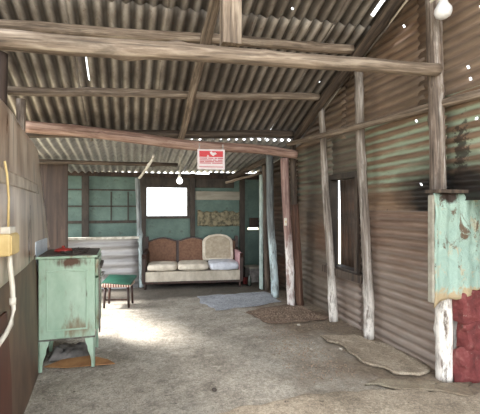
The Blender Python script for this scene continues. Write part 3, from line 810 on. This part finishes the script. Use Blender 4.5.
# ------------------------------------------------------------------ stool with green board behind the stove
sl = thing('low_stool', 'small dark legged stool with striped woven seat behind the stove', 'stool', (-.16, 5.72, 0), math.radians(-12))
for sx in (-1, 1):
    for sy in (-1, 1):
        bm = bmesh.new(); tube(bm, [(sx * .17, sy * .13, 0), (sx * .155, sy * .12, .3)], [.016, .02], 8); link('leg', bm, M['dark_wood'], sl, smooth=True)
boxo('seat', -.2, .2, -.16, .16, .29, .35, M['striped'], sl, .02)
boxo('stretcher', -.15, .15, -.13, -.11, .10, .125, M['dark_wood'], sl)
cl = bmesh.new(); box(cl, -.21, .2, -.165, .165, 0, .03, .008)
for v in cl.verts:
    v.co.z += -.05 * max(0, v.co.x) + .09 * max(0, -v.co.y + .0) * 0
tag(link('green_cushion', cl, M['green_cloth'], None, (-.14, 5.72, .362), (math.radians(10), 0, math.radians(-16))), 'green vinyl pad lying on the striped stool', 'cushion')

# ------------------------------------------------------------------ sofa
SR = math.radians(-7.6); SO = Vector((1.055, 6.575, 0))
so = thing('sofa', 'old three-seat camelback sofa with dark wood frame before the back window', 'sofa', SO, SR)
W = .875
boxo('base', -W + .03, W - .03, .03, .66, .12, .30, M['apron'], so, .015)
boxo('base_rail', -W + .03, W - .03, .02, .67, .085, .125, M['dark_wood'], so, .006)
for x in (-W + .05, W - .05):
    for y in (.05, .64):
        bm = bmesh.new(); lathe(bm, [(.02, 0), (.026, .02), (.02, .05), (.032, .09)], 12, (x, y, 0)); link('leg', bm, M['dark_wood'], so, smooth=True)
def hump(u): return .78 + .062 * max(0, math.sin(PI * u)) ** 1.3
TW = 2 * W - .06; P3 = TW / 3
lean = lambda z: .56 + .22 * (z - .3)
def back_poly(k, inset):
    x0 = -W + .03 + k * P3; pts = [(x0 + inset, .28)]
    pts = [(x0 + inset, .29), (x0 + P3 - inset, .29)]
    for q in range(13):
        u = 1 - q / 12; pts.append((x0 + inset + (P3 - 2 * inset) * u, hump(u) - inset * .9))
    return pts
for k in range(3):
    bm = bmesh.new(); prism(bm, back_poly(k, .0), 'y', 0, .06)
    for v in bm.verts: v.co.y += lean(v.co.z) + .03
    o = link('back_frame', bm, M['dark_wood'], so)
    bm = bmesh.new(); prism(bm, back_poly(k, .024), 'y', 0, .05)
    for v in bm.verts: v.co.y += lean(v.co.z) + (-.005)
    o = link('back_panel', bm, M['brown_fabric'], so)
    bv = o.modifiers.new('soft', 'BEVEL'); bv.width = .012; bv.segments = 3
for s in (-1, 1):
    a, b = sorted((s * (W - .0), s * (W - .055)))
    bm = bmesh.new(); prism(bm, [(.02, .10), (.09, .10), (.10, .3), (.62, .3), (.66, .8), (.72, .84), (.72, .1), (.74, .1), (.74, .86), (.66, .86), (.6, .64), (.3, .60), (.02, .60), (-.02, .56), (.02, .52)][::1], 'x', a, b)
    fr = link('arm_frame', bm, M['dark_wood'], so)
    bm = bmesh.new(); box(bm, s * (W - .05) - .03, s * (W - .05) + .03, .03, .60, .30, .615, .02)
    ap = link('arm_pad', bm, M['pink_fabric'] if s > 0 else M['dark_wood'], so)
    if s > 0: ap['label'] = 'pink upholstered arm side'
def cushion(name, lx0, lx1, ly0, ly1, z, h, mat, label, group, rz=0.0, seed=0, tilt=0.0):
    bm = bmesh.new(); bmesh.ops.create_cube(bm, size=1); bmesh.ops.subdivide_edges(bm, edges=bm.edges[:], cuts=9, use_grid_fill=True)
    for v in bm.verts:
        p = v.co * 2
        k = (abs(p.x) ** 7 + abs(p.y) ** 7 + abs(p.z) ** 3.2) ** (1 / 7); p = p / max(1, k)
        e = (1 - p.x ** 2 * .5) * (1 - p.y ** 2 * .5)
        v.co = Vector((p.x / 2 * (lx1 - lx0), p.y / 2 * (ly1 - ly0), (p.z * (.72 + .34 * e) + 1) / 2 * h + .008 * noise.noise(p * 1.6 + Vector((seed, 0, 0)))))
    c = Vector(((lx0 + lx1) / 2, (ly0 + ly1) / 2, z)); wpos = SO + Matrix.Rotation(SR, 3, 'Z') @ c
    o = link(name, bm, mat, None, wpos, (tilt, 0, SR + rz), True)
    return tag(o, label, 'cushion', group)
CG = 'seat cushions on the sofa'
cushion('seat_cushion', -.80, -.28, .0, .54, .304, .125, M['cream'], 'leftmost cream seat cushion on the sofa', CG, .0, 1)
cushion('seat_cushion', -.275, .27, -.03, .54, .304, .13, M['cream'], 'middle cream seat cushion on the sofa', CG, .0, 4)
cushion('seat_cushion', .275, .80, -.04, .50, .304, .145, M['white_fabric'], 'bluish white seat cushion at the right end of the sofa', CG, .02, 8)
# loose back cushion leaning on the right third
def loose():
    w, h = .29, .50
    out = [(-w + .02, 0), (w - .02, 0), (w, .05), (w - .01, h - .13), (w - .04, h - .08), (w - .12, h - .025), (.06, h), (-.04, h), (-w + .12, h - .025), (-w + .03, h - .08), (-w, h - .14), (-w, .05)]
    return out
lc = thing('back_cushion', 'loose beige cushion with pale border leaning on the right third of the sofa back', 'cushion', SO + Matrix.Rotation(SR, 3, 'Z') @ Vector((.47, .44, .425)), SR - .03)
lc.rotation_euler = (math.radians(-14), 0, SR - .03)
bm = bmesh.new(); prism(bm, loose(), 'y', 0, .10); o = link('border', bm, M['cream'], lc)
bv = o.modifiers.new('soft', 'BEVEL'); bv.width = .02; bv.segments = 3
bm = bmesh.new(); prism(bm, [(p[0] * .82, .04 + p[1] * .84) for p in loose()], 'y', -.015, .02); o = link('cover', bm, M['beige_fabric'], lc)
bv = o.modifiers.new('soft', 'BEVEL'); bv.width = .008; bv.segments = 2

# ------------------------------------------------------------------ clutter in the rear right corner
bx = thing('plastic_crate', 'low pale crate on the floor right of the sofa', 'crate', (2.24, 6.9, 0), .1)
boxo('body', -.11, .11, -.12, .12, 0, .26, M['dusty_grey'], bx, .01); boxo('rim', -.125, .125, -.135, .135, .26, .30, M['plank_pale'], bx, .006)
bt = tag(link('bottle', lathe(bmesh.new(), [(.03, 0), (.034, .01), (.034, .13), (.014, .18), (.012, .22)], 14), M['bottle'], None, (2.06, 6.52, .0), None, True), 'dark bottle standing on the floor by the right arm of the sofa', 'bottle')
bt2 = tag(link('paint_tin', lathe(bmesh.new(), [(.05, 0), (.05, .11), (.053, .112), (.053, .12)], 16), M['rust_red'], None, (2.04, 6.72, .0), None, True), 'dark red tin on the floor behind the bottle', 'tin')
PB = 'pebbles on the floor'
for k, (x, y, s, lab) in enumerate(((1.93, 4.16, .022, 'pale pebble just before the gravel patch'), (1.95, 3.25, .018, 'pale pebble on the broken slab with the raised lip'), (1.72, 3.42, .016, 'pale pebble on the floor left of the broken slab'), (.62, 2.86, .02, 'dark stone on the concrete in the middle foreground'))):
    bm = bmesh.new(); bmesh.ops.create_icosphere(bm, subdivisions=2, radius=s)
    for v in bm.verts: v.co = v.co * (1 + .25 * noise.noise(v.co * 60)); v.co.z *= .65
    tag(link('pebble', bm, M['stone'] if k < 3 else M['iron_black'], None, (x, y, s * .5 + (.033 if k == 1 else -.005)), None, True), lab, 'pebble', PB)

# ------------------------------------------------------------------ daylight
wd = bpy.data.worlds.new('overcast_sky'); scene.world = wd; wd.use_nodes = True
nt = wd.node_tree; nt.nodes.clear()
wo = nt.nodes.new('ShaderNodeOutputWorld'); bg = nt.nodes.new('ShaderNodeBackground')
bg.inputs[0].default_value = (.91, .96, 1.0, 1); bg.inputs[1].default_value = 2.2
nt.links.new(bg.outputs[0], wo.inputs[0])
def sun(name, elev, az, e, ang):
    l = bpy.data.lights.new(name, 'SUN'); l.energy = e; l.angle = math.radians(ang); l.color = (1, .97, .92)
    o = bpy.data.objects.new(name, l); COL.objects.link(o)
    d = Vector((math.cos(elev) * math.cos(az), math.cos(elev) * math.sin(az), math.sin(elev)))
    o.rotation_euler = d.to_track_quat('Z', 'Y').to_euler(); o.location = d * 20
sun('sun', math.radians(54), math.radians(165), 5.5, 10)

# ------------------------------------------------------------------ camera
cd = bpy.data.cameras.new('camera'); cam = bpy.data.objects.new('camera', cd); COL.objects.link(cam)
cam.location = (0, 0, 1.4); cam.rotation_euler = (math.radians(90), 0, math.radians(-16.1))
cd.sensor_fit = 'HORIZONTAL'; cd.sensor_width = 36; cd.lens = 36 * 380 / 480; cd.clip_start = .05
cd.shift_y = 1 / 480
scene.camera = cam
vs = scene.view_settings; vs.view_transform = 'Standard'; vs.look = 'None'; vs.gamma = 1; vs.use_curve_mapping = False; vs.exposure = 1.18
scene.cycles.max_bounces = 10; scene.cycles.diffuse_bounces = 6; scene.cycles.use_denoising = True
